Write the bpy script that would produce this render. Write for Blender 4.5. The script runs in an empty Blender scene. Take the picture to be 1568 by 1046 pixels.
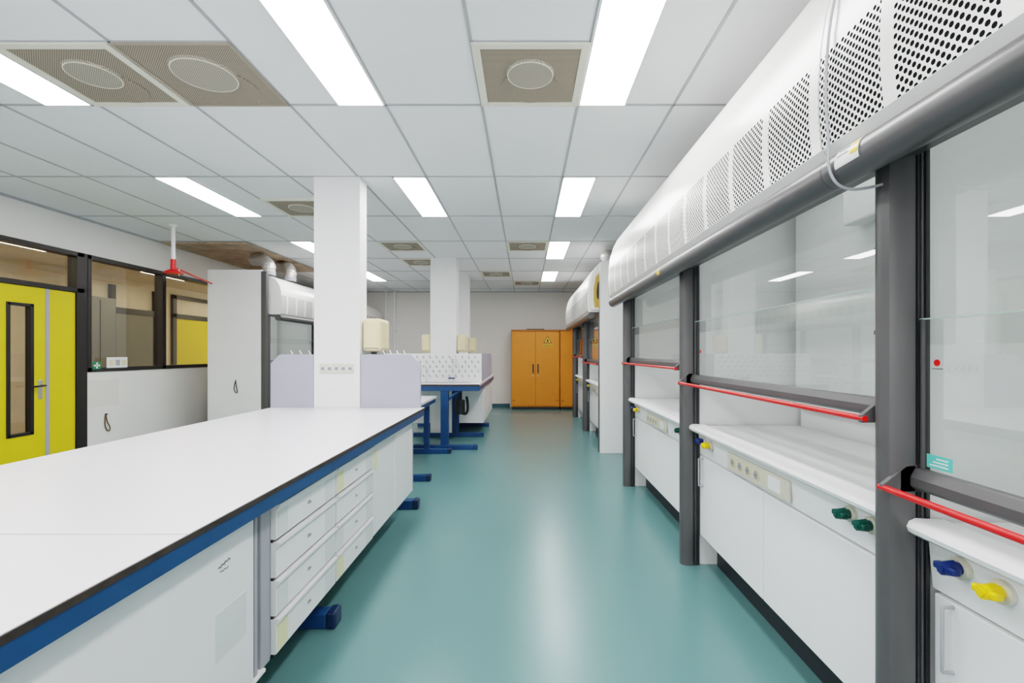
import bpy, bmesh, math, random
from mathutils import Vector
random.seed(3)
scene = bpy.context.scene
COL = scene.collection

# ---------------------------------------------------------------- materials
def newmat(name):
    m = bpy.data.materials.new(name); m.use_nodes = True
    nt = m.node_tree
    return m, nt, nt.nodes['Principled BSDF']

def mat(name, col, rough=0.5, metal=0.0, var=0.04, scale=6.0, bump=0.0, bscale=60, spec=None):
    m, nt, b = newmat(name)
    b.inputs['Roughness'].default_value = rough
    b.inputs['Metallic'].default_value = metal
    if spec is not None: b.inputs['Specular IOR Level'].default_value = spec
    tc = nt.nodes.new('ShaderNodeTexCoord')
    n = nt.nodes.new('ShaderNodeTexNoise'); n.inputs['Scale'].default_value = scale
    n.inputs['Detail'].default_value = 4
    nt.links.new(tc.outputs['Object'], n.inputs['Vector'])
    r = nt.nodes.new('ShaderNodeValToRGB')
    r.color_ramp.elements[0].position = 0.3; r.color_ramp.elements[1].position = 0.7
    r.color_ramp.elements[0].color = [c*(1-var) for c in col]+[1]
    r.color_ramp.elements[1].color = [min(1, c*(1+var)) for c in col]+[1]
    nt.links.new(n.outputs['Fac'], r.inputs['Fac'])
    nt.links.new(r.outputs['Color'], b.inputs['Base Color'])
    if bump > 0:
        n2 = nt.nodes.new('ShaderNodeTexNoise'); n2.inputs['Scale'].default_value = bscale
        nt.links.new(tc.outputs['Object'], n2.inputs['Vector'])
        bp = nt.nodes.new('ShaderNodeBump'); bp.inputs['Strength'].default_value = bump
        bp.inputs['Distance'].default_value = 0.01
        nt.links.new(n2.outputs['Fac'], bp.inputs['Height'])
        nt.links.new(bp.outputs['Normal'], b.inputs['Normal'])
    return m

def emit(name, col, s):
    m = bpy.data.materials.new(name); m.use_nodes = True
    nt = m.node_tree; nt.nodes.clear()
    e = nt.nodes.new('ShaderNodeEmission'); o = nt.nodes.new('ShaderNodeOutputMaterial')
    e.inputs['Color'].default_value = (*col, 1); e.inputs['Strength'].default_value = s
    nt.links.new(e.outputs[0], o.inputs[0]); return m

def glass(name, tint, refl=1.0, haze=0.0):
    """thin single-sheet glass: schlick reflection + tinted transmission"""
    m = bpy.data.materials.new(name); m.use_nodes = True
    nt = m.node_tree; nt.nodes.clear()
    o = nt.nodes.new('ShaderNodeOutputMaterial')
    t = nt.nodes.new('ShaderNodeBsdfTransparent'); t.inputs['Color'].default_value = (*tint, 1)
    g = nt.nodes.new('ShaderNodeBsdfGlossy'); g.inputs['Roughness'].default_value = 0.01
    d = nt.nodes.new('ShaderNodeBsdfDiffuse'); d.inputs['Color'].default_value = (.8, .84, .82, 1)
    f = nt.nodes.new('ShaderNodeLayerWeight'); f.inputs['Blend'].default_value = 0.5
    pw = nt.nodes.new('ShaderNodeMath'); pw.operation = 'POWER'; pw.inputs[1].default_value = 5
    mm = nt.nodes.new('ShaderNodeMath'); mm.operation = 'MULTIPLY_ADD'; mm.inputs[1].default_value = .85*refl; mm.inputs[2].default_value = .06*refl
    mm.use_clamp = True
    mx0 = nt.nodes.new('ShaderNodeMixShader'); mx0.inputs[0].default_value = haze
    mx = nt.nodes.new('ShaderNodeMixShader')
    nt.links.new(f.outputs['Facing'], pw.inputs[0]); nt.links.new(pw.outputs[0], mm.inputs[0]); nt.links.new(mm.outputs[0], mx.inputs[0])
    nt.links.new(t.outputs[0], mx0.inputs[1]); nt.links.new(d.outputs[0], mx0.inputs[2])
    nt.links.new(mx0.outputs[0], mx.inputs[1]); nt.links.new(g.outputs[0], mx.inputs[2])
    nt.links.new(mx.outputs[0], o.inputs[0]); return m

def dots_mat(name, base, hole, pitch, rad, block=None, blockw=None, vmin=None, vmax=None, rough=0.4, uoff=0.0):
    """staggered perforation driven by the UV map (metres)"""
    m, nt, b = newmat(name)
    b.inputs['Roughness'].default_value = rough
    N = nt.nodes; L = nt.links
    uv = N.new('ShaderNodeUVMap')
    sep = N.new('ShaderNodeSeparateXYZ'); L.new(uv.outputs['UV'], sep.inputs[0])
    def M(op, a, bb=None, c=None):
        n = N.new('ShaderNodeMath'); n.operation = op
        for i, v in enumerate((a, bb, c)):
            if v is None: continue
            if isinstance(v, (int, float)): n.inputs[i].default_value = v
            else: L.new(v, n.inputs[i])
        return n.outputs[0]
    U = sep.outputs['X']; V = sep.outputs['Y']
    def lat(off):
        fu = M('SUBTRACT', M('FRACT', M('ADD', M('DIVIDE', U, pitch), off)), 0.5)
        fv = M('SUBTRACT', M('FRACT', M('ADD', M('DIVIDE', V, pitch), off)), 0.5)
        return M('SQRT', M('ADD', M('MULTIPLY', fu, fu), M('MULTIPLY', fv, fv)))
    d = M('MINIMUM', lat(0.0), lat(0.5))
    mask = M('LESS_THAN', d, rad)
    if block:
        fu = M('FRACT', M('DIVIDE', M('ADD', U, uoff), block))
        mask = M('MULTIPLY', mask, M('LESS_THAN', fu, blockw/block))
    if vmin is not None:
        mask = M('MULTIPLY', mask, M('GREATER_THAN', V, vmin))
        mask = M('MULTIPLY', mask, M('LESS_THAN', V, vmax))
    mx = N.new('ShaderNodeMix'); mx.data_type = 'RGBA'
    L.new(mask, mx.inputs[0])
    mx.inputs[6].default_value = (*base, 1); mx.inputs[7].default_value = (*hole, 1)
    L.new(mx.outputs[2], b.inputs['Base Color'])
    sp = M('MULTIPLY', M('SUBTRACT', 1.0, mask), .5)
    L.new(sp, b.inputs['Specular IOR Level'])
    return m

W = mat('white_laminate', (.815, .812, .82), .35, var=.012)
W2 = mat('white_panel', (.795, .792, .80), .4, var=.012)
CANW = mat('canopy_white', (.80, .79, .77), .25, var=.01)
BT = mat('bench_top_laminate', (.78, .757, .805), .26, var=.01, scale=3)
WC = mat('column_paint', (.83, .825, .835), .6, var=.015, bump=.05)
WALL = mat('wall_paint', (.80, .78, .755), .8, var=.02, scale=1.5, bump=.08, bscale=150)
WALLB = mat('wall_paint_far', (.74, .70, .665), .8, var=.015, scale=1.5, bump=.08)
CEIL = mat('ceiling_tile', (.845, .85, .86), .9, var=.01, scale=2, bump=.15, bscale=250)
GRID = mat('ceiling_grid_metal', (.40, .41, .43), .5)
DG = mat('dark_grey_profile', (.035, .035, .038), .35, var=.08)
MG = mat('mid_grey_profile', (.070, .068, .071), .36, var=.06)
LG = mat('light_grey_metal', (.34, .35, .38), .4)
BLK = mat('black_plinth', (.014, .016, .02), .5)
BROWN = mat('bench_edge', (.03, .018, .014), .5, var=.5, scale=25)
BLUE = mat('blue_steel', (.003, .050, .16), .4, var=.1)
DBLUE = mat('dark_blue_cap', (.004, .022, .07), .4)
RED = mat('red_bar', (.68, .004, .004), .35)
LILAC = mat('lilac_panel', (.36, .36, .44), .5, var=.02)
CREAM = mat('cream_plastic', (.74, .64, .38), .4)
IVORY = mat('ivory_plastic', (.62, .59, .48), .4)
ORANGE = mat('safety_orange', (.72, .225, .002), .45, var=.04)
ORANGED = mat('safety_orange_dark', (.38, .12, .003), .5)
OCHRE = mat('ochre_edge', (.50, .30, .05), .6, bump=.4)
YEL = mat('yellow_door', (.68, .54, .002), .5, var=.03)
BFR = mat('dark_frame', (.012, .009, .009), .4)
SILV = mat('crinkled_foil', (.70, .68, .65), .35, metal=.75, bump=1.0, bscale=45)
STEEL = mat('brushed_steel', (.60, .61, .62), .3, metal=.9)
TAN = mat('vent_tan', (.34, .29, .23), .7)
VFRAME = mat('vent_frame_cream', (.74, .72, .62), .5)
KB = mat('knob_blue', (.006, .02, .12), .3)
KY = mat('knob_yellow', (.80, .54, .004), .3)
KG = mat('knob_green', (.002, .055, .04), .3)
TAPE = mat('yellowed_tape', (.74, .74, .44), .5)
TAPE2 = mat('grey_tape', (.68, .71, .71), .3)
INK = mat('ink', (.03, .03, .04), .6)
TEAL_B = mat('baseboard_teal', (.03, .09, .12), .5)
CONC = mat('exposed_soffit', (.42, .31, .22), .9, var=.25)
HOODIN = mat('hood_lining', (.76, .78, .77), .4, var=.012)
LINE = mat('panel_joint', (.30, .31, .33), .6)
GREEN = mat('exit_green', (.0, .22, .08), .5)
STEAL = mat('sticker_teal', (.10, .50, .45), .5)
GL = glass('hood_glass', (.95, .975, .965), 2.0, .0)
GLE = mat('glass_edge', (.40, .52, .48), .2)
GW = glass('window_glass', (.72, .70, .61), 1.8)
LIGHT = emit('light_panel_emission', (1.0, .99, .975), 30.0)
HLIGHT = emit('hood_lamp_emission', (.98, 1.0, .99), 6.5)
CLIGHT = emit('corridor_light_emission', (1.0, .90, .74), 38.0)
CORR = mat('corridor_wall', (.70, .63, .50), .8)
CORR2 = mat('corridor_panel', (.16, .16, .14), .6)
PERF = dots_mat('perforated_canopy', (.80, .79, .77), (.012, .012, .012), .0235, .25, .285, .243, .035, .30, rough=.25)
VPERF = dots_mat('perforated_vent', (.40, .345, .27), (.12, .10, .078), .012, .25, rough=.7)
VDISC = dots_mat('perforated_vent_disc', (.46, .42, .35), (.20, .175, .145), .012, .24, rough=.6)
FLOOR = mat('vinyl_floor', (.097, .209, .211), .27, var=.035, scale=.6)

# ---------------------------------------------------------------- builders
def empty(name, loc=(0, 0, 0)):
    o = bpy.data.objects.new(name, None); COL.objects.link(o)
    o.empty_display_size = .1
    return o

def finish(me, name, m, parent, bevel=0, smooth=False):
    o = bpy.data.objects.new(name, me); COL.objects.link(o)
    if m is not None and len(me.materials) == 0: me.materials.append(m)
    if parent: o.parent = parent
    if bevel:
        b = o.modifiers.new('bevel', 'BEVEL'); b.width = bevel; b.segments = 2; b.limit_method = 'ANGLE'
    if smooth:
        for p in me.polygons: p.use_smooth = True
        me.set_sharp_from_angle(angle=math.radians(35))
    return o

def box(name, x0, x1, y0, y1, z0, z1, m, parent=None, bevel=0.002):
    x0, x1 = min(x0, x1), max(x0, x1); y0, y1 = min(y0, y1), max(y0, y1); z0, z1 = min(z0, z1), max(z0, z1)
    me = bpy.data.meshes.new(name)
    v = [(x, y, z) for x in (x0, x1) for y in (y0, y1) for z in (z0, z1)]
    f = [(0, 1, 3, 2), (4, 6, 7, 5), (0, 4, 5, 1), (2, 3, 7, 6), (0, 2, 6, 4), (1, 5, 7, 3)]
    me.from_pydata(v, [], f); me.update()
    s = min(x1-x0, y1-y0, z1-z0)
    return finish(me, name, m, parent, min(bevel, s*.3) if bevel else 0)

def pane(name, x, y0, y1, z0, z1, m, parent):
    """single glass sheet in a plane of constant x"""
    me = bpy.data.meshes.new(name)
    me.from_pydata([(x, y0, z0), (x, y1, z0), (x, y1, z1), (x, y0, z1)], [], [(0, 1, 2, 3)])
    return finish(me, name, m, parent)

def multibox(name, boxes, m, parent=None, bevel=0):
    me = bpy.data.meshes.new(name); V = []; F = []
    for (x0, x1, y0, y1, z0, z1) in boxes:
        k = len(V)
        V += [(x, y, z) for x in (x0, x1) for y in (y0, y1) for z in (z0, z1)]
        F += [tuple(k+i for i in q) for q in [(0, 1, 3, 2), (4, 6, 7, 5), (0, 4, 5, 1), (2, 3, 7, 6), (0, 2, 6, 4), (1, 5, 7, 3)]]
    me.from_pydata(V, [], F)
    bm = bmesh.new(); bm.from_mesh(me); bmesh.ops.recalc_face_normals(bm, faces=bm.faces); bm.to_mesh(me); bm.free()
    return finish(me, name, m, parent, bevel)

def cyl(name, p0, p1, r, m, parent=None, seg=20, r2=None):
    p0 = Vector(p0); p1 = Vector(p1); d = p1-p0
    bm = bmesh.new()
    bmesh.ops.create_cone(bm, cap_ends=True, segments=seg, radius1=r, radius2=r if r2 is None else r2, depth=d.length)
    q = Vector((0, 0, 1)).rotation_difference(d.normalized())
    c = (p0+p1)/2
    for v in bm.verts: v.co = q @ v.co + c
    me = bpy.data.meshes.new(name); bm.to_mesh(me); bm.free()
    return finish(me, name, m, parent, 0, True)

def tube(name, pts, r, m, parent=None, smooth=True, radii=None):
    cu = bpy.data.curves.new(name, 'CURVE'); cu.dimensions = '3D'; cu.bevel_depth = r; cu.bevel_resolution = 3
    s = cu.splines.new('NURBS' if smooth else 'POLY'); s.points.add(len(pts)-1)
    for i, p in enumerate(pts):
        s.points[i].co = (*p, 1)
        if radii: s.points[i].radius = radii[i]
    if smooth: s.use_endpoint_u = True; s.order_u = 3
    cu.use_fill_caps = True; cu.materials.append(m)
    o = bpy.data.objects.new(name, cu); COL.objects.link(o)
    if parent: o.parent = parent
    return o

def prism(name, prof, a0, a1, m, parent=None, axis='Y', bevel=0, smooth=False, m2=None, m2faces=()):
    """extrude closed profile. axis Y: prof=(x,z); axis X: prof=(y,z)"""
    me = bpy.data.meshes.new(name); n = len(prof)
    mk = (lambda p, a: (p[0], a, p[1])) if axis == 'Y' else (lambda p, a: (a, p[0], p[1])) if axis == 'X' else (lambda p, a: (p[0], p[1], a))
    V = [mk(p, a0) for p in prof]+[mk(p, a1) for p in prof]
    F = [(i, (i+1) % n, n+(i+1) % n, n+i) for i in range(n)]+[tuple(range(n)), tuple(range(2*n-1, n-1, -1))]
    me.from_pydata(V, [], F)
    arc = [0]
    for i in range(n): 
        q = prof[(i+1) % n]; arc.append(arc[-1]+math.hypot(q[0]-prof[i][0], q[1]-prof[i][1]))
    uv = me.uv_layers.new(name='UVMap')
    for i in range(n):
        ls = me.polygons[i].loop_start
        for k, val in enumerate([(a0, arc[i]), (a0, arc[i+1]), (a1, arc[i+1]), (a1, arc[i])]): uv.data[ls+k].uv = val
    me.materials.append(m)
    if m2:
        me.materials.append(m2)
        for i in m2faces: me.polygons[i].material_index = 1
    bm = bmesh.new(); bm.from_mesh(me); bmesh.ops.recalc_face_normals(bm, faces=bm.faces); bm.to_mesh(me); bm.free()
    return finish(me, name, None, parent, bevel, smooth)

# ---------------------------------------------------------------- room shell
XL, XR, YB, YF, ZC = -5.1, 2.15, 11.95, -2.6, 2.915
box('floor', XL-.12, XR+.1, YF, YB+.1, -.05, 0, FLOOR, bevel=0)
box('ceiling', XL-.12, XR+.1, YF, YB+.1, ZC, ZC+.08, CEIL, bevel=0)
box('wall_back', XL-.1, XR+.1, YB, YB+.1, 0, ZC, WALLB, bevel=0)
box('wall_right', XR, XR+.1, YF, YB, 0, ZC, WALL, bevel=0)
# unseen wall behind the photographer, its window strip added to let in fill light
multibox('wall_front', [(XL-.1, XR+.1, YF-.1, YF, 0, .75), (XL-.1, XR+.1, YF-.1, YF, 2.75, ZC),
                        (XL-.1, -4.7, YF-.1, YF, .75, 2.75), (1.7, XR+.1, YF-.1, YF, .75, 2.75)], WALL)
e = empty('added_fill_window')
multibox('frame', [(x, x+.07, YF-.08, YF-.02, .75, 2.75) for x in (-4.7, -3.1, -1.53, .05, 1.63)] +
         [(-4.7, 1.7, YF-.08, YF-.02, .75, .82), (-4.7, 1.7, YF-.08, YF-.02, 2.68, 2.75)], W, e)
WY0, WY1, WZ0, WZ1 = 5.50, 9.4, 1.14, 2.51
DY0, DY1 = 4.02, 5.46
multibox('wall_left', [
    (XL-.12, XL, YF, DY0, 0, ZC), (XL-.12, XL, DY0, WY1, WZ1, ZC), (XL-.12, XL, DY1, WY1, 0, WZ0),
    (XL-.12, XL, DY1, WY0, WZ0, WZ1), (XL-.12, XL, WY1, YB, 0, ZC)], WALL)
box('baseboard_back', XL, -.4, YB-.012, YB, 0, .09, TEAL_B)
box('baseboard_left', XL, XL+.012, DY1+.01, YB, 0, .09, TEAL_B)
# ceiling grid
GX0 = -.275
rows = [2.96+1.2*k for k in range(-4, 8)]
xs = [GX0+.6*k for k in range(-8, 5)]
gb = []
for x in xs:
    if XL < x < XR: gb.append((x-.008, x+.008, YF, YB, ZC-.005, ZC+.001))
for y in rows:
    if y < YB: gb.append((XL, XR, y-.008, y+.008, ZC-.005, ZC+.001))
for a, b_ in ((-5.1, -1.475), (-.275, .325)):
    gb.append((a, b_, 2.353, 2.367, ZC-.005, ZC+.001))
gb.append((XL, XL+.025, YF, YB, ZC-.02, ZC+.001)); gb.append((XL, XR, YB-.025, YB, ZC-.02, ZC+.001))
multibox('ceiling_grid', gb, GRID)

def light_panel(x, y, w=.3, l=1.2):
    e = empty('ceiling_light_panel')
    box('diffuser', x+.012, x+w-.012, y+.012, y+l-.012, ZC-.010, ZC-.004, LIGHT, e, 0)
    multibox('frame', [(x, x+.012, y, y+l, ZC-.012, ZC+.001), (x+w-.012, x+w, y, y+l, ZC-.012, ZC+.001),
                       (x, x+w, y, y+.012, ZC-.012, ZC+.001), (x, x+w, y+l-.012, y+l, ZC-.012, ZC+.001)], W, e)
for (x, y) in [(.325, 1.76), (.325, 4.16), (.325, 6.56), (.325, 8.96), (-1.175, 1.76), (-1.175, 4.16),
               (-3.0, 1.76), (-3.275, 4.16), (-3.275, 6.56), (-3.275, 8.96), (.325, -.64), (-1.175, -.64), (-3.0, -.64)]:  # last three: unseen panels added behind the camera for fill
    light_panel(x, y)

def flat_uv(o):
    me = o.data; uv = me.uv_layers.new(name='UVMap')
    for l in me.loops:
        c = me.vertices[l.vertex_index].co; uv.data[l.index].uv = (c.x, c.y)

def vent(x, y, s=.6, frame=True, disc=.11):
    e = empty('ceiling_vent')
    z = ZC
    fw = .042 if frame else .014
    multibox('frame', [(x, x+fw, y, y+s, z-.014, z+.001), (x+s-fw, x+s, y, y+s, z-.014, z+.001),
                       (x+fw, x+s-fw, y, y+fw, z-.014, z+.001), (x+fw, x+s-fw, y+s-fw, y+s, z-.014, z+.001)],
             VFRAME if frame else TAN, e, .002)
    p = box('perforated_plate', x+fw, x+s-fw, y+fw, y+s-fw, z-.008, z-.002, VPERF, e, 0); flat_uv(p)
    c = (x+s*.5, y+s*.5)
    d = cyl('outer_ring', (c[0], c[1]+.09, z-.013), (c[0], c[1]+.09, z-.008), disc*1.5, VPERF, e, 40); flat_uv(d)
    d = cyl('disc', (c[0], c[1]-.04, z-.022), (c[0], c[1]-.04, z-.008), disc*1.12, VDISC, e, 40, disc*1.2); flat_uv(d)
    tube('disc_rim', [(c[0]+disc*1.14*math.cos(t*math.pi/12), c[1]-.04+disc*1.14*math.sin(t*math.pi/12), z-.021) for t in range(25)], .003, VFRAME, e)
vent(-.275, 2.36)
vent(-2.69, 2.36, frame=True); vent(-2.075, 2.36, frame=False, disc=.14)
for (x, y) in [(-.275, 6.56), (-2.675, 4.76), (-2.075, 6.56), (-2.075, 7.76), (-.875, 8.96), (-.275, 10.16)]:
    vent(x, y)
# exposed soffit over the left hoods
box('ceiling_soffit', XL+.03, -3.9, 6.6, 8.9, ZC-.03, ZC-.006, CONC, bevel=0)

# ---------------------------------------------------------------- left wall openings
e = empty('window_1')
multibox('frame', [(XL-.1, XL+.015, WY0, WY1, WZ0, WZ0+.05), (XL-.1, XL+.015, WY0, WY1, WZ1-.05, WZ1),
                   (XL-.1, XL+.015, WY0, WY0+.05, WZ0, WZ1), (XL-.1, XL+.015, 6.63, 6.70, WZ0, WZ1),
                   (XL-.1, XL+.015, 7.9, 7.96, WZ0, WZ1), (XL-.1, XL+.015, WY1-.05, WY1, WZ0, WZ1)], BFR, e, .003)
pane('glass', XL-.055, WY0+.04, WY1-.04, WZ0+.04, WZ1-.04, GW, e)
e = empty('door_1')
multibox('frame', [(XL-.1, XL+.015, DY0, DY0+.07, 0, WZ1), (XL-.1, XL+.015, DY1-.09, DY1+.035, 0, WZ1),
                   (XL-.1, XL+.015, DY0, DY1, WZ1-.05, WZ1), (XL-.1, XL+.015, DY0, DY1, 2.05, 2.10)], BFR, e, .003)
pane('transom_glass', XL-.055, DY0+.07, DY1-.09, 2.10, WZ1-.05, GW, e)
sy0, sy1, sz0, sz1 = 4.66, 4.90, .52, 1.87
multibox('main_leaf', [(XL-.05, XL-.005, 4.10, sy0, .01, 2.045), (XL-.05, XL-.005, sy1, 5.03, .01, 2.045),
                       (XL-.05, XL-.005, sy0, sy1, .01, sz0), (XL-.05, XL-.005, sy0, sy1, sz1, 2.045)], YEL, e)
multibox('vision_frame', [(XL-.055, XL+.004, sy0-.01, sy0+.025, sz0, sz1), (XL-.055, XL+.004, sy1-.025, sy1+.01, sz0, sz1),
                          (XL-.055, XL+.004, sy0, sy1, sz0, sz0+.03), (XL-.055, XL+.004, sy0, sy1, sz1-.03, sz1)], BFR, e, .002)
pane('vision_glass', XL-.03, sy0+.02, sy1-.02, sz0+.02, sz1-.02, GW, e)
box('side_leaf', XL-.05, XL-.005, 5.07, 5.365, .01, 2.045, YEL, e)
box('meeting_strip', XL-.04, XL+.004, 5.03, 5.07, .01, 2.045, LG, e)
box('handle_plate', XL-.004, XL+.004, 4.955, 4.995, .88, 1.08, STEEL, e)
cyl('handle_spindle', (XL, 4.975, 1.02), (XL+.05, 4.975, 1.02), .01, BFR, e)
cyl('handle_lever', (XL+.05, 4.985, 1.02), (XL+.05, 4.84, 1.015), .01, BFR, e)
# corridor beyond
box('corridor_floor', -7.6, XL-.12, 1.0, 13.5, -.05, 0, CONC, bevel=0)
box('corridor_ceiling', -7.6, XL-.12, 1.0, 13.5, 2.75, 2.8, CORR, bevel=0)
box('wall_corridor', -7.6, -7.5, 1.0, 13.5, 0, 2.75, CORR, bevel=0)
box('wall_corridor_end', -7.6, XL-.12, 13.4, 13.5, 0, 2.75, CORR, bevel=0)
box('wall_corridor_start', -7.6, XL-.12, 1.0, 1.1, 0, 2.75, CORR, bevel=0)
for i, y in enumerate([3.2, 5.4, 8.0, 10.5]):
    ce = empty('ceiling_light_strip')
    box('diffuser', -6.5, -6.3, y, y+1.0, 2.735, 2.748, CLIGHT, ce, 0)
    multibox('housing', [(-6.52, -6.5, y-.02, y+1.02, 2.73, 2.75), (-6.3, -6.28, y-.02, y+1.02, 2.73, 2.75)], W, ce)
ce = empty('corridor_door')
box('leaf', -7.5, -7.46, 10.1, 11.2, 0, 2.1, YEL, ce); multibox('frame', [(-7.5, -7.44, 10.0, 10.1, 0, 2.6), (-7.5, -7.44, 11.2, 11.3, 0, 2.6), (-7.5, -7.44, 10, 11.3, 2.1, 2.2), (-7.5, -7.44, 10, 11.3, 2.52, 2.6)], BFR, ce)
ce = empty('corridor_door')
box('leaf', -7.5, -7.46, 8.6, 9.5, 0, 2.1, CORR2, ce); multibox('frame', [(-7.5, -7.44, 8.5, 8.6, 0, 2.6), (-7.5, -7.44, 9.5, 9.6, 0, 2.6), (-7.5, -7.44, 8.5, 9.6, 2.1, 2.2)], BFR, ce)
ce = empty('corridor_locker')
box('body', -7.49, -7.1, 7.6, 8.2, 0, 2.3, CORR2, ce); box('door_gap', -7.1, -7.095, 7.895, 7.905, .05, 2.25, BLK, ce, 0)
# wall details
e = empty('exit_sign'); box('plate', XL+.015, XL+.02, 5.56, 5.66, 1.17, 1.26, GREEN, e); box('cross_v', XL+.02, XL+.022, 5.60, 5.62, 1.18, 1.25, W, e, 0); box('cross_h', XL+.02, XL+.022, 5.57, 5.65, 1.205, 1.225, W, e, 0)
e = empty('wall_socket')
box('plate', XL+.015, XL+.03, 5.74, 6.03, 1.18, 1.31, W, e, .005)
for k in range(3): box('insert_%d' % k, XL+.03, XL+.033, 5.765+k*.09, 5.825+k*.09, 1.21, 1.28, CREAM if k != 1 else LG, e)
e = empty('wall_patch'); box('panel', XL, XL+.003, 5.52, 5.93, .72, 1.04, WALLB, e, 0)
e = empty('hanging_cord')
tube('cord', [(XL+.004, 5.74, .62), (XL+.012, 5.72, .52), (XL+.012, 5.74, .44), (XL+.012, 5.79, .40), (XL+.012, 5.80, .46), (XL+.012, 5.75, .53), (XL+.004, 5.75, .61)], .006, mat('cord_brown', (.12, .07, .02), .7), e)
cyl('hook', (XL, 5.745, .62), (XL+.02, 5.745, .62), .01, BFR, e)
# emergency shower
e = empty('emergency_shower')
sx, sy = -4.28, 5.75
cyl('ceiling_rose', (sx, sy, ZC-.02), (sx, sy, ZC), .045, W, e)
cyl('drop_pipe', (sx, sy, 2.46), (sx, sy, ZC), .022, W, e)
cyl('red_collar', (sx, sy, 2.42), (sx, sy, 2.50), .028, RED, e)
cyl('shower_bell_rim', (sx, sy, 2.325), (sx, sy, 2.34), .105, RED, e, 32, .10)
cyl('shower_bell', (sx, sy, 2.34), (sx, sy, 2.375), .10, RED, e, 32, .045)
cyl('neck', (sx, sy, 2.37), (sx, sy, 2.44), .03, RED, e)
tube('supply_pipe', [(sx, sy, 2.41), (sx-.1, sy+.6, 2.36), (sx-.3, sy+1.3, 2.36)], .011, RED, e)
tube('pull_rod', [(sx+.03, sy, 2.47), (sx+.07, sy, 2.46), (sx+.07, sy, 2.3)], .004, STEEL, e, False)

# ---------------------------------------------------------------- fume hoods
CAN = [(.885, 1.925), (.862, 1.95), (.853, 2.05), (.853, 2.14), (.860, 2.25), (.875, 2.35), (.905, 2.45), (.95, 2.535), (1.01, 2.60), (1.09, 2.645), (1.25, 2.67),
       (1.8, 2.67), (1.8, 2.42), (1.115, 2.42), (1.115, 1.925)]
CANL = [(a, z if (z < 2.3 or i > 11) else 2.3+(z-2.3)*.62) for i, (a, z) in enumerate(CAN)]

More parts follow.
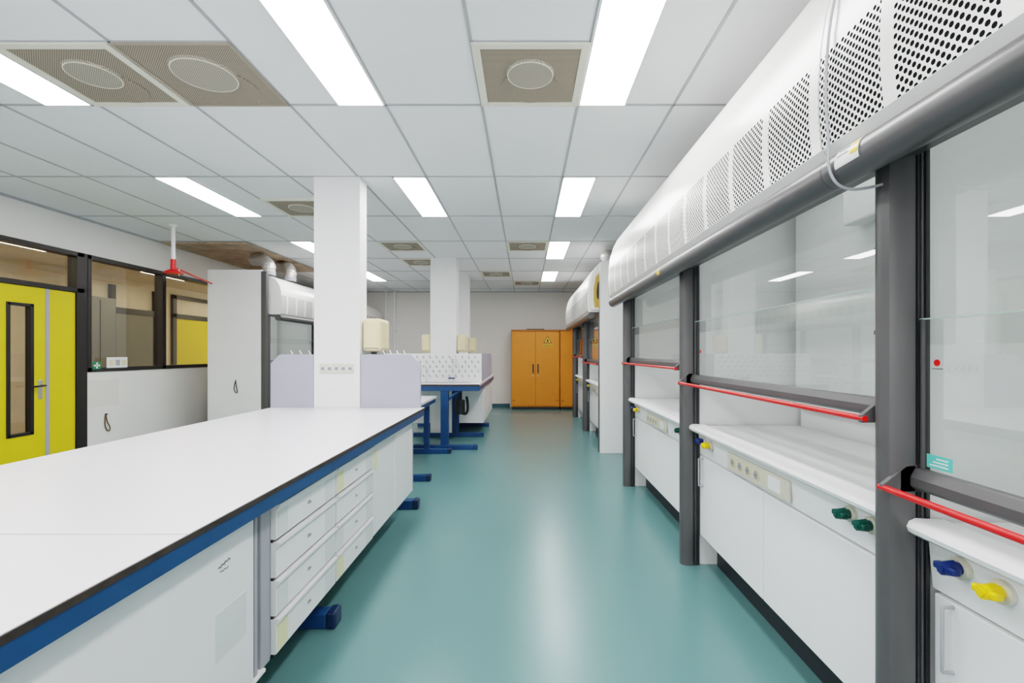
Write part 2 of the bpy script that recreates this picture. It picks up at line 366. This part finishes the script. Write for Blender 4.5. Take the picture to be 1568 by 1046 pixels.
def hood(X, y0, y1, sash, near_end=False, can=CAN, details=True):
    """X maps local depth (aisle=small) to world x; y0 near, y1 far"""
    e = empty('fume_hood')
    B = lambda n, a, b_, c, d, f, g, m, bv=.002: box(n, X(a), X(b_), c, d, f, g, m, e, bv)
    L = y1-y0; ym = (y0+y1)/2
    ya, yb = y0+.0, y1-.078       # opening between posts (post occupies far end)
    def post(c0, n):
        prof = [(1.07, c0), (1.03, c0), (1.008, c0+.012), (1.0, c0+.03), (1.0, c0+.05), (1.008, c0+.066), (1.03, c0+.078), (1.07, c0+.078)]
        prism('post_'+n, [(X(a), b_) for a, b_ in prof], 0, 1.93, MG, e, 'Z', smooth=True)
        B('post_track_'+n, 1.07, 1.115, c0+.004, c0+.074, 0, 1.93, DG)
        for k, xx in enumerate((1.075, 1.086, 1.098)):
            B('groove_%d_%s' % (k, n), xx, xx+.004, c0-.002, c0+.006, .02, 1.92, MG if k == 1 else BLK, 0)
        B('partition_'+n, 1.115, 1.8, c0+.02, c0+.06, .9, 2.42, HOODIN)
        B('side_panel_'+n, 1.115, 1.8, c0+.02, c0+.06, .0, .9, W2)
    post(y1-.078, 'far')
    if near_end: post(y0-.078, 'near')
    B('plinth', 1.225, 1.78, y0, yb, 0, .20, BLK)
    B('carcass', 1.135, 1.79, y0, yb, .20, .715, LINE)
    B('door_near', 1.112, 1.135, y0+.015, ym-.029, .205, .710, W, .003)
    B('door_far', 1.112, 1.135, ym-.023, yb-.012, .205, .710, W, .003)
    for k, yy in enumerate((yb-.07, y0+.07)):
        tube('door_handle_%d' % k, [(X(1.112), yy, .53), (X(1.085), yy, .53), (X(1.082), yy, .535), (X(1.082), yy, .695), (X(1.085), yy, .70), (X(1.112), yy, .70)], .0045, LG, e, False)
    prism('control_fascia', [(X(a), b_) for a, b_ in [(1.118, .718), (1.105, .86), (1.79, .86), (1.79, .718)]], y0+.004, yb, W, e)
    nose = [(1.045, .885), (1.05, .872), (1.065, .862), (1.10, .858), (1.79, .858), (1.79, .895), (1.16, .895), (1.15, .903), (1.07, .908), (1.052, .900)]
    prism('worktop', [(X(a), b_) for a, b_ in nose], y0+.002, yb+.0, W, e, smooth=True)
    B('back_lining', 1.76, 1.79, y0, yb, .895, 2.42, HOODIN)
    B('baffle', 1.70, 1.71, y0+.06, yb-.05, 1.02, 2.3, HOODIN, .004)
    B('baffle_joint', 1.697, 1.70, ym-.003, ym+.003, 1.02, 2.3, LINE, 0)
    for k, zz in enumerate((1.45, 1.85)):
        B('baffle_clip_%d' % k, 1.685, 1.70, ym-.05, ym+.05, zz, zz+.02, BFR, .003)
    B('duct_box', 1.6, 1.70, ym-.15, ym+.15, 2.0, 2.40, HOODIN, .01)
    # small service outlets on the baffle
    for k in range(2):
        cyl('outlet_%d' % k, (X(1.70), ym+.35+k*.09, 1.12), (X(1.66), ym+.35+k*.09, 1.12), .014, KB if k else DG, e, 12)
    # lamp in the hood roof
    B('lamp_diffuser', 1.22, 1.38, ym-.5, ym+.5, 2.395, 2.41, HLIGHT, 0)
    B('lamp_louvre', 1.205, 1.22, ym-.52, ym+.52, 2.375, 2.42, W); B('lamp_louvre_b', 1.38, 1.395, ym-.52, ym+.52, 2.375, 2.42, W)
    # canopy
    prism('canopy', [(X(a), b_) for a, b_ in can], y0+.003, y1-.003, CANW, e, smooth=True, m2=PERF, m2faces=(1, 2, 3, 4))
    cyl('canopy_rail', (X(.905), y0+.001, 1.885), (X(.905), y1-.001, 1.885), .047, MG, e, 28)
    B('rail_web', .91, 1.08, y0+.002, y1-.002, 1.905, 1.93, MG)
    # glass
    st = 1.45+(sash-.98)*.6
    pane('sash_glass', X(1.083), ya+.01, yb, sash+.05, st, GL, e)
    pane('upper_glass', X(1.100), ya+.01, yb, st-.07, 2.40, GL, e)
    B('sash_top_edge', 1.081, 1.085, ya+.01, yb, st-.002, st+.002, GLE, 0)
    B('sash_edge_far', 1.078, 1.088, yb-.012, yb-.006, sash+.05, st, MG, 0)
    # sash frame + grip
    prism('sash_frame', [(X(a), sash+b_) for a, b_ in [(1.062, .004), (1.055, .012), (1.055, .036), (1.068, .060), (1.092, .060), (1.092, .004)]], ya+.005, yb, MG, e, bevel=.002)
    cyl('red_grip', (X(.988), ya+.0, sash+.004), (X(.988), yb+.02, sash+.004), .009, RED, e)
    for k, (p, q) in enumerate(((ya+.003, ya+.018), (yb, yb+.014))):
        prism('sash_bracket_%d' % k, [(X(a), sash+b_) for a, b_ in [(.980, -.008), (.980, .014), (1.045, .066), (1.09, .070), (1.09, -.006)]], p, q, MG, e, bevel=.002)
    if details:
        def knob(yy, m, zz=.815, k=0):
            xx = 1.108
            cyl('tap_flange', (X(xx), yy, zz), (X(xx-.012), yy, zz), .028, IVORY, e)
            cyl('tap_stem', (X(xx-.012), yy, zz), (X(xx-.028), yy, zz), .016, m, e)
            cyl('tap_knob', (X(xx-.024), yy, zz), (X(xx-.055), yy, zz), .021, m, e, 8, .017)
            B('tap_wing', xx-.052, xx-.030, yy-.030, yy+.030, zz-.009, zz+.009, m, .004)
            cyl('tap_cap', (X(xx-.055), yy, zz), (X(xx-.059), yy, zz), .009, m, e)
        knob(yb-.10, KB); knob(yb-.205, KY, .808)
        knob(y0+.23, KG); knob(y0+.13, KG, .812)
        B('socket_strip', 1.098, 1.110, y0+.60, y0+1.20, .735, .825, IVORY, .003)
        for k in range(4):
            yy = y0+1.13-k*.085
            cyl('socket_%d' % k, (X(1.099), yy, .78), (X(1.094), yy, .78), .028, CREAM, e)
            cyl('socket_well_%d' % k, (X(1.0945), yy, .78), (X(1.0935), yy, .78), .021, LINE, e)
            for q in (-.007, .007): cyl('pin_%d' % k, (X(1.094), yy+q, .78), (X(1.0925), yy+q, .78), .003, INK, e, 8)
        B('switch', 1.092, 1.1, y0+.66, y0+.76, .75, .81, W, .003)
    return e

XRf = lambda a: a
XLf = lambda a: -2.72-a
hood(XRf, -.45, 1.378, .985, True)
hood(XRf, 1.378, 3.11, 1.165)
hood(XRf, 3.11, 4.905, 1.255)
hood(XRf, 6.56, 8.35, 1.20, True)
hood(XRf, 8.35, 10.15, 1.28)
hood(XLf, 6.93, 8.55, 1.2, True, CANL); hood(XLf, 8.55, 10.2, 1.2, False, CANL); hood(XLf, 10.2, 11.85, 1.2, False, CANL)

# end panels and ducting
box('hood_end_panel', 1.01, 1.82, 6.43, 6.478, 0, 2.60, W2, None, .004)
e = empty('hood_end_panel')
box('panel', XLf(1.08), XLf(1.85), 6.80, 6.846, 0, 2.56, W2, e, .004)
box('edge_post', XLf(1.0), XLf(1.078), 6.79, 6.848, 0, 2.54, MG, e, .006)
tube('cord', [(-4.16, 6.795, .98), (-4.19, 6.79, .87), (-4.17, 6.79, .80), (-4.13, 6.79, .79), (-4.15, 6.79, .88), (-4.165, 6.795, .97)], .006, BFR, e)

def duct(pts, r, zb=2.672):
    e = empty('exhaust_duct')
    P = [Vector(p) for p in pts]; out = []; n = 12
    for a, b_ in zip(P[:-1], P[1:]):
        for i in range(n): out.append(a.lerp(b_, i/n))
    out.append(P[-1])
    out = [out[max(0, i-4)]*.25+out[i]*.5+out[min(len(out)-1, i+4)]*.25 for i in range(len(out))]
    tube('foil_hose', out, r, SILV, e, False, [1.0 if i % 2 else .88 for i in range(len(out))])
    cyl('collar', (pts[0][0], pts[0][1], zb), (pts[0][0], pts[0][1], pts[0][2]+.03), r*1.06, LG, e)
duct([(-3.86, 7.1, 2.56), (-3.84, 7.1, 2.68), (-3.98, 7.15, 2.78), (-4.2, 7.3, 2.80)], .095, 2.53)
duct([(-3.84, 7.7, 2.56), (-3.82, 7.7, 2.68), (-3.92, 7.8, 2.78), (-4.15, 7.9, 2.80)], .095, 2.53)
duct([(1.20, 6.8, 2.71), (1.16, 6.82, 2.77), (1.3, 7.1, 2.79), (1.5, 7.4, 2.79)], .10)
duct([(1.3, 3.6, 2.71), (1.3, 3.6, 2.78), (1.4, 3.6, 2.81), (1.6, 3.6, 2.81)], .085)
duct([(1.3, 4.5, 2.71), (1.3, 4.5, 2.78), (1.4, 4.5, 2.81), (1.6, 4.5, 2.81)], .085)
# open canopy end of the second bank: insulation edge with dark core
e = empty('canopy_end_cap')
prism('insulation', [(.885, 1.96), (.865, 2.05), (.868, 2.25), (.91, 2.44), (.97, 2.52), (1.0, 2.50), (1.0, 1.96)], 6.455, 6.478, CANW, e, 'Y', bevel=.003)
prism('edge_strip', [(.94, 1.98), (.925, 2.1), (.925, 2.24), (.955, 2.40), (1.0, 2.46), (1.0, 1.98)], 6.450, 6.455, OCHRE, e, 'Y')
prism('core', [(.975, 2.1), (.965, 2.14), (.965, 2.22), (.98, 2.32), (.997, 2.34), (.997, 2.1)], 6.446, 6.450, BFR, e, 'Y')
# grey hanging cable around the canopy at the near seam
e = empty('canopy_cable')
pts = [(a-.010, 1.33, z) for a, z in CAN[1:11]][::-1]
tube('cable', [(1.2, 1.33, 2.80)]+pts+[(.848, 1.33, 1.88), (.875, 1.33, 1.828), (.94, 1.33, 1.815), (1.02, 1.33, 1.84)], .004, LG, e)
e = empty('inspection_label')
def arc_label(n, ya, yb, a0, a1, m, off=.0015):
    me = bpy.data.meshes.new(n); V = []; F = []
    k = 8
    for i in range(k+1):
        t = math.radians(a0+(a1-a0)*i/k)
        for y in (ya, yb): V.append((.905+(.047+off)*math.cos(t), y, 1.885+(.047+off)*math.sin(t)))
    for i in range(k): F.append((2*i, 2*i+1, 2*i+3, 2*i+2))
    me.from_pydata(V, [], F); finish(me, n, m, e)
arc_label('paper', 1.22, 1.315, 125, 200, W)
arc_label('stamp', 1.222, 1.25, 140, 180, KY, .0025)
arc_label('print', 1.26, 1.305, 140, 147, LINE, .0025); arc_label('print_2', 1.26, 1.305, 160, 166, LINE, .0025)
e = empty('inspection_label')
arc_label('paper', 3.04, 3.10, 140, 200, KY); arc_label('stamp', 3.05, 3.07, 150, 175, KB, .0025)
# stickers on the near sash
e = empty('sash_sticker')
cyl('red_dot', (1.0825, 1.245, 1.335), (1.0805, 1.245, 1.335), .009, RED, e)
box('dot_text', 1.0822, 1.0825, 1.228, 1.262, 1.318, 1.320, INK, e, 0)
box('teal_sticker', 1.080, 1.0825, 1.20, 1.275, 1.055, 1.09, STEAL, e, 0)
for k in range(3): box('text_%d' % k, 1.079, 1.080, 1.21, 1.265-k*.01, 1.062+k*.009, 1.065+k*.009, W, e, 0)
e = empty('sash_sticker'); cyl('red_dot', (1.0825, 2.93, 1.37), (1.0805, 2.93, 1.37), .010, RED, e)
e = empty('foil_wrap')
cyl('wrap', (1.035, 1.345, .83), (1.03, 1.34, .885), .018, TAPE2, e, 7, .024); cyl('wrap_tie', (1.03, 1.34, .885), (1.04, 1.345, .915), .012, TAPE2, e, 6, .02)

# ---------------------------------------------------------------- near bench
BX0, BX1, BZ = -2.255, -.898, .88
e = empty('lab_bench')
BY0, BY1 = -.7, 4.20
box('top_near', BX0, BX1, BY0, 1.256, BZ-.018, BZ, BT, e, .002)
box('top_far', BX0, BX1, 1.2595, BY1, BZ-.018, BZ, BT, e, .002)
box('top_seam', BX0, BX1-.003, 1.255, 1.2605, BZ-.012, BZ-.001, INK, e, 0)
box('edge_band', BX1, BX1+.003, BY0, BY1, BZ-.020, BZ-.003, BROWN, e, 0)
box('rail_aisle', BX1-.05, BX1-.001, BY0, BY1-.01, BZ-.070, BZ-.019, BLUE, e, .002)
box('rail_back', BX0+.002, BX0+.04, BY0, BY1-.01, BZ-.070, BZ-.019, BLUE, e, .002)
for y in (BY0+.05, 1.7, 4.10): box('cross_rail', BX0+.04, BX1-.05, y, y+.04, BZ-.070, BZ-.019, BLUE, e)
CF = -.955
CT = BZ-.072
box('carcass_doors', -2.2, CF-.035, BY0+.05, 1.66, .20, CT, W2, e)
box('carcass_drawers', -2.2, CF-.02, 1.80, 2.96, .20, CT, LINE, e)
box('carcass_far', -2.2, CF-.03, 2.98, 3.98, .20, CT, W2, e)
box('sliding_door_a', CF-.03, CF-.018, BY0+.06, .98, .215, CT-.005, W, e)
box('sliding_door_b', CF-.014, CF-.002, .86, 1.665, .205, CT-.005, W, e)
box('door_track', CF-.045, CF, BY0+.06, 1.74, .192, .205, W, e)
box('upright_a', CF-.05, CF-.01, 1.685, 1.705, .20, CT, LG, e); box('upright_b', CF-.05, CF-.012, 1.73, 1.79, .20, CT, LG, e)
box('upright_back', CF-.2, CF-.05, 1.69, 1.80, .20, CT, W2, e)
dh = (.785-.20)/4
for j, (ya, yb) in enumerate(((1.81, 2.375), (2.39, 2.955))):
    for k in range(4):
        z0 = .20+k*dh
        prism('drawer_front_%d_%d' % (j, k), [(CF-.02, z0+.008), (CF, z0+.008), (CF, z0+dh-.030), (CF+.014, z0+dh-.014), (CF+.014, z0+dh-.004), (CF-.02, z0+dh-.004)], ya, yb, W, e)
        box('drawer_shadow_gap_%d_%d' % (j, k), CF-.021, CF-.012, ya, yb, z0-.004, z0+.008, BFR, e, 0)
        box('label_print_%d_%d' % (j, k), CF, CF+.0005, yb-.30, yb-.265, z0+.060, z0+.064, INK, e, 0)
        box('label_print_b_%d_%d' % (j, k), CF, CF+.0005, yb-.30, yb-.275, z0+.068, z0+.072, INK, e, 0)
        if k != 2: box('tape_%d_%d' % (j, k), CF, CF+.0015, ya+.01, ya+.09, z0+.012, z0+dh-.034, TAPE if (j, k) in ((0, 0), (1, 0), (1, 3)) else TAPE2, e, 0)
        box('grip_tape_%d_%d' % (j, k), CF, CF+.001, yb-.12, yb-.005, z0+.012, z0+dh-.034, TAPE2, e, 0)
box('far_door_a', CF-.02, CF-.006, 2.98, 3.50, .205, CT-.005, W, e); box('far_door_b', CF-.012, CF, 3.46, 3.99, .205, CT-.005, W, e)
box('far_door_pull', CF-.006, CF-.003, 3.0, 3.05, .62, .74, TAPE, e, 0)
box('end_upright', CF-.02, CF+.004, 3.985, 4.0, .20, CT, LG, e)
for y in (-.3, 2.33, 4.12):
    box('foot', BX0+.03, -.985, y, y+.08, .0, .075, BLUE, e, .006)
    box('foot_cap', -.985, -.935, y-.004, y+.084, .0, .085, DBLUE, e, .012)
    box('leg_riser', -1.66, -1.54, y+.005, y+.075, .07, .80, BLUE, e, .004)
tube('scribble', [(CF+.0002, 1.47+.006*i, .69+.006*math.sin(i*2.3)+.001*i) for i in range(11)], .001, INK, e)
tube('scribble_2', [(CF+.0002, 1.48+.005*i, .675+.003*math.sin(i*1.7)) for i in range(9)], .001, INK, e)
box('door_tape', CF-.002, CF-.0005, 1.46, 1.62, .40, .55, TAPE2, e, 0)

# splash panel at the far end of bench
e = empty('bench_splash_panel')
prism('panel_left', [(-2.25, .88), (-2.25, 1.27), (-2.17, 1.35), (-1.87, 1.35), (-1.87, .88)], 4.175, 4.20, LILAC, e, 'Y')
prism('panel_right', [(-1.45, .88), (-1.45, 1.35), (-1.01, 1.35), (-.925, 1.26), (-.925, .88)], 4.16, 4.185, LILAC, e, 'Y')
for k, x in enumerate((-2.06, -1.98, -1.90, -1.24, -1.18, -1.12, -1.06)):
    cyl('peg_%d' % k, (x, 4.19 if x < -1.5 else 4.175, 1.345), (x-.02, 4.19 if x < -1.5 else 4.175, 1.385), .005, W, e, 8)

def column(x0, x1, y0, y1, zb, sockets=False, boxes=()):
    e = empty('column')
    box('shaft', x0, x1, y0, y1, zb, ZC, WC, e, .004)
    if sockets:
        box('socket_strip', x0+.055, x1-.055, y0-.012, y0, 1.185, 1.265, IVORY, e, .003)
        for k in range(5):
            xx = x0+.085+k*.06
            cyl('socket_%d' % k, (xx, y0-.012, 1.225), (xx, y0-.018, 1.225), .025, W, e)
            cyl('well_%d' % k, (xx, y0-.0175, 1.225), (xx, y0-.019, 1.225), .018, LINE, e)
            for q in (-.006, .006): cyl('pin_%d' % k, (xx+q, y0-.019, 1.225), (xx+q, y0-.0205, 1.225), .003, INK, e, 8)
    for (a, b_, c) in boxes:
        be = empty('towel_dispenser')
        box('housing', a, b_, c, c+.28, 1.375, 1.67, CREAM, be, .03)
        box('slot', a+.02, b_-.02, c-.001, c+.001, 1.40, 1.41, TAN, be, 0)
    return e
column(-1.862, -1.457, 4.16, 4.34, BZ, True, [(-1.452, -1.285, 4.20)])
column(-1.555, -1.13, 7.72, 8.0, .0, False, [(-1.70, -1.558, 7.72), (-1.127, -.98, 7.72)])
column(-1.555, -1.13, 9.32, 9.6, .0, False, [(-1.127, -.99, 9.32)])

# ---------------------------------------------------------------- low desk behind bench
e = empty('writing_desk')
box('top', -2.2, -1.22, 4.98, 6.5, .745, .775, BT, e, .004)
box('rail', -2.15, -1.235, 5.0, 6.48, .69, .744, BLUE, e)
for y in (5.02, 6.40):
    box('leg', -1.38, -1.31, y, y+.06, .05, .70, BLUE, e, .004); box('leg_back', -2.1, -2.03, y, y+.06, .05, .70, BLUE, e, .004)
    box('foot', -2.2, -1.06, y-.01, y+.07, 0, .065, BLUE, e, .006); box('foot_cap', -1.06, -1.01, y-.014, y+.074, 0, .07, DBLUE, e, .01)

# ---------------------------------------------------------------- sink bench (with its drying rack and taps)
e = empty('sink_bench')
SZ = .93
box('top', -2.1, -.645, 6.65, 9.75, SZ-.03, SZ, BT, e, .004)
box('edge', -2.1, -.648, 6.644, 6.65, SZ-.03, SZ-.008, BROWN, e, 0)
multibox('rails', [(-2.09, -.655, 6.655, 6.70, SZ-.10, SZ-.03), (-.70, -.655, 6.70, 9.7, SZ-.10, SZ-.03)], BLUE, e, .002)
box('cabinet', -1.9, -.70, 7.75, 9.7, .22, SZ-.10, W2, e)
for k in range(3): box('cabinet_door_%d' % k, -.70, -.688, 7.77+k*.65, 8.39+k*.65, .225, SZ-.105, W, e)
for y in (6.66, 7.70, 8.75):
    box('foot', -2.0, -.74, y, y+.08, 0, .065, BLUE, e, .006); box('foot_cap', -.74, -.68, y-.004, y+.084, 0, .07, BLUE, e, .01)
    box('leg', -1.20, -1.09, y+.005, y+.075, .06, SZ-.1, BLUE, e, .004)
tube('gusset', [(-1.10, 6.70, .70), (-1.0, 6.70, .80), (-.9, 6.70, .84)], .02, BLUE, e)
cyl('sink_trap', (-.98, 7.1, .45), (-.98, 7.1, .66), .07, BLK, e); cyl('sink_trap_pipe', (-.98, 7.1, .66), (-.98, 7.1, .84), .025, BLK, e)
tube('trap_hose', [(-.98, 7.1, .48), (-.90, 7.1, .42), (-.86, 7.15, .55), (-.9, 7.2, .7)], .02, BLK, e)
multibox('sink_rim', [(-1.5, -.80, 6.72, 6.735, SZ, SZ+.008), (-1.5, -.80, 7.02, 7.035, SZ, SZ+.008), (-1.5, -1.485, 6.72, 7.03, SZ, SZ+.008), (-.815, -.80, 6.72, 7.03, SZ, SZ+.008)], STEEL, e)
box('sink_bowl', -1.485, -.815, 6.735, 7.02, SZ-.001, SZ+.002, LG, e, 0)
box('rack_board', -2.1, -.66, 7.08, 7.11, SZ+.001, 1.355, W2, e, .004)
for j in range(5):
    for k in range(14):
        xx = -2.0+k*.096+(j % 2)*.048
        cyl('peg_%d_%d' % (j, k), (xx, 7.08, 1.01+j*.07), (xx, 6.99, 1.04+j*.07), .007, LG, e, 8)
prism('side_panel', [(7.12, SZ+.001), (7.12, 1.355), (9.0, 1.355), (9.3, 1.25), (9.3, SZ+.001)], -.69, -.668, LILAC, e, 'X')
tube('faucet_spout', [(-1.10, 7.045, SZ+.001), (-1.10, 7.045, SZ+.32), (-1.10, 6.98, SZ+.36), (-1.02, 6.92, SZ+.36), (-.97, 6.90, SZ+.33), (-.965, 6.90, SZ+.27)], .012, W, e)
cyl('faucet_base', (-1.10, 7.045, SZ+.001), (-1.10, 7.045, SZ+.05), .02, W, e)
cyl('faucet_handle', (-1.15, 7.03, SZ+.06), (-1.05, 7.03, SZ+.06), .01, KB, e)
tube('faucet_spout_b', [(-1.49, 7.05, SZ+.001), (-1.49, 7.05, SZ+.25), (-1.47, 6.99, SZ+.28), (-1.43, 6.96, SZ+.22)], .01, W, e)

# ---------------------------------------------------------------- safety cabinets
def safety(x0, x1, y0, y1, H=1.93):
    e = empty('safety_cabinet')
    box('body', x0, x1, y0+.03, y1, .06, H, ORANGE, e, .004)
    xm = (x0+x1)/2
    box('door_left', x0+.012, xm-.003, y0, y0+.03, .09, H-.06, ORANGE, e, .004)
    box('door_right', xm+.003, x1-.012, y0, y0+.03, .09, H-.06, ORANGE, e, .004)
    box('door_gap', xm-.003, xm+.003, y0+.02, y0+.03, .09, H-.06, BLK, e, 0)
    box('top_rim', x0-.006, x1+.006, y0-.006, y1, H-.03, H, ORANGED, e, .003)
    box('plinth', x0+.02, x1-.02, y0+.05, y1-.02, 0, .06, BLK, e)
    for k, xx in enumerate((xm-.06, xm+.06)):
        box('handle_%d' % k, xx-.015, xx+.015, y0-.02, y0, .88, 1.10, BLK, e, .006)
        cyl('lock_%d' % k, (xx, y0-.006, .82), (xx, y0, .82), .012, STEEL, e)
    for k, xx in enumerate((x0+.06, x1-.06)): box('vent_%d' % k, xx-.03, xx+.03, y0-.002, y0, .2, .24, ORANGED, e, 0)
    cx = (xm+x1)/2
    prism('warning_triangle_border', [(cx-.10, H-.32), (cx+.10, H-.32), (cx, H-.15)], y0-.003, y0, INK, e)
    prism('warning_triangle', [(cx-.077, H-.307), (cx+.077, H-.307), (cx, H-.178)], y0-.005, y0-.003, KY, e)
    prism('flame', [(cx-.02, H-.295), (cx+.02, H-.295), (cx+.026, H-.265), (cx, H-.215), (cx-.022, H-.262)], y0-.006, y0-.005, INK, e)
    box('sign_text', cx-.11, cx+.11, y0-.002, y0, H-.41, H-.36, KY, e, 0)
    for k in range(2): box('sign_line_%d' % k, cx-.1, cx+.1, y0-.003, y0-.002, H-.38-k*.02, H-.372-k*.02, INK, e, 0)
    return e
safety(-.345, .82, 11.42, 11.90); safety(.835, 1.75, 11.40, 11.90)
e = empty('cabinet_lid'); box('plate', .02, .45, 11.5, 11.8, 1.93, 1.955, BLK, e, .004)
for x in (-3.52, -3.30):
    e = empty('service_pipe'); cyl('pipe', (x, YB-.035, .02), (x, YB-.035, ZC), .03, WC, e)
    for z in (.8, 1.9): box('clip', x-.04, x+.04, YB-.03, YB, z, z+.03, LG, e)

# ---------------------------------------------------------------- camera
cam = bpy.data.cameras.new('camera'); co = bpy.data.objects.new('camera', cam); COL.objects.link(co)
co.location = (0, 0, 1.36); co.rotation_euler = (math.radians(90), 0, 0)
cam.sensor_width = 36; cam.lens = 725/1568*36
cam.shift_x = -21/1568; cam.shift_y = 18/1568; cam.clip_start = .02
scene.camera = co
w = bpy.data.worlds.new('world'); scene.world = w; w.use_nodes = True
w.node_tree.nodes['Background'].inputs[0].default_value = (.985, .985, .98, 1); w.node_tree.nodes['Background'].inputs[1].default_value = 3.5
scene.view_settings.view_transform = 'Filmic'
scene.view_settings.look = 'Medium High Contrast'
scene.view_settings.exposure = 0.0
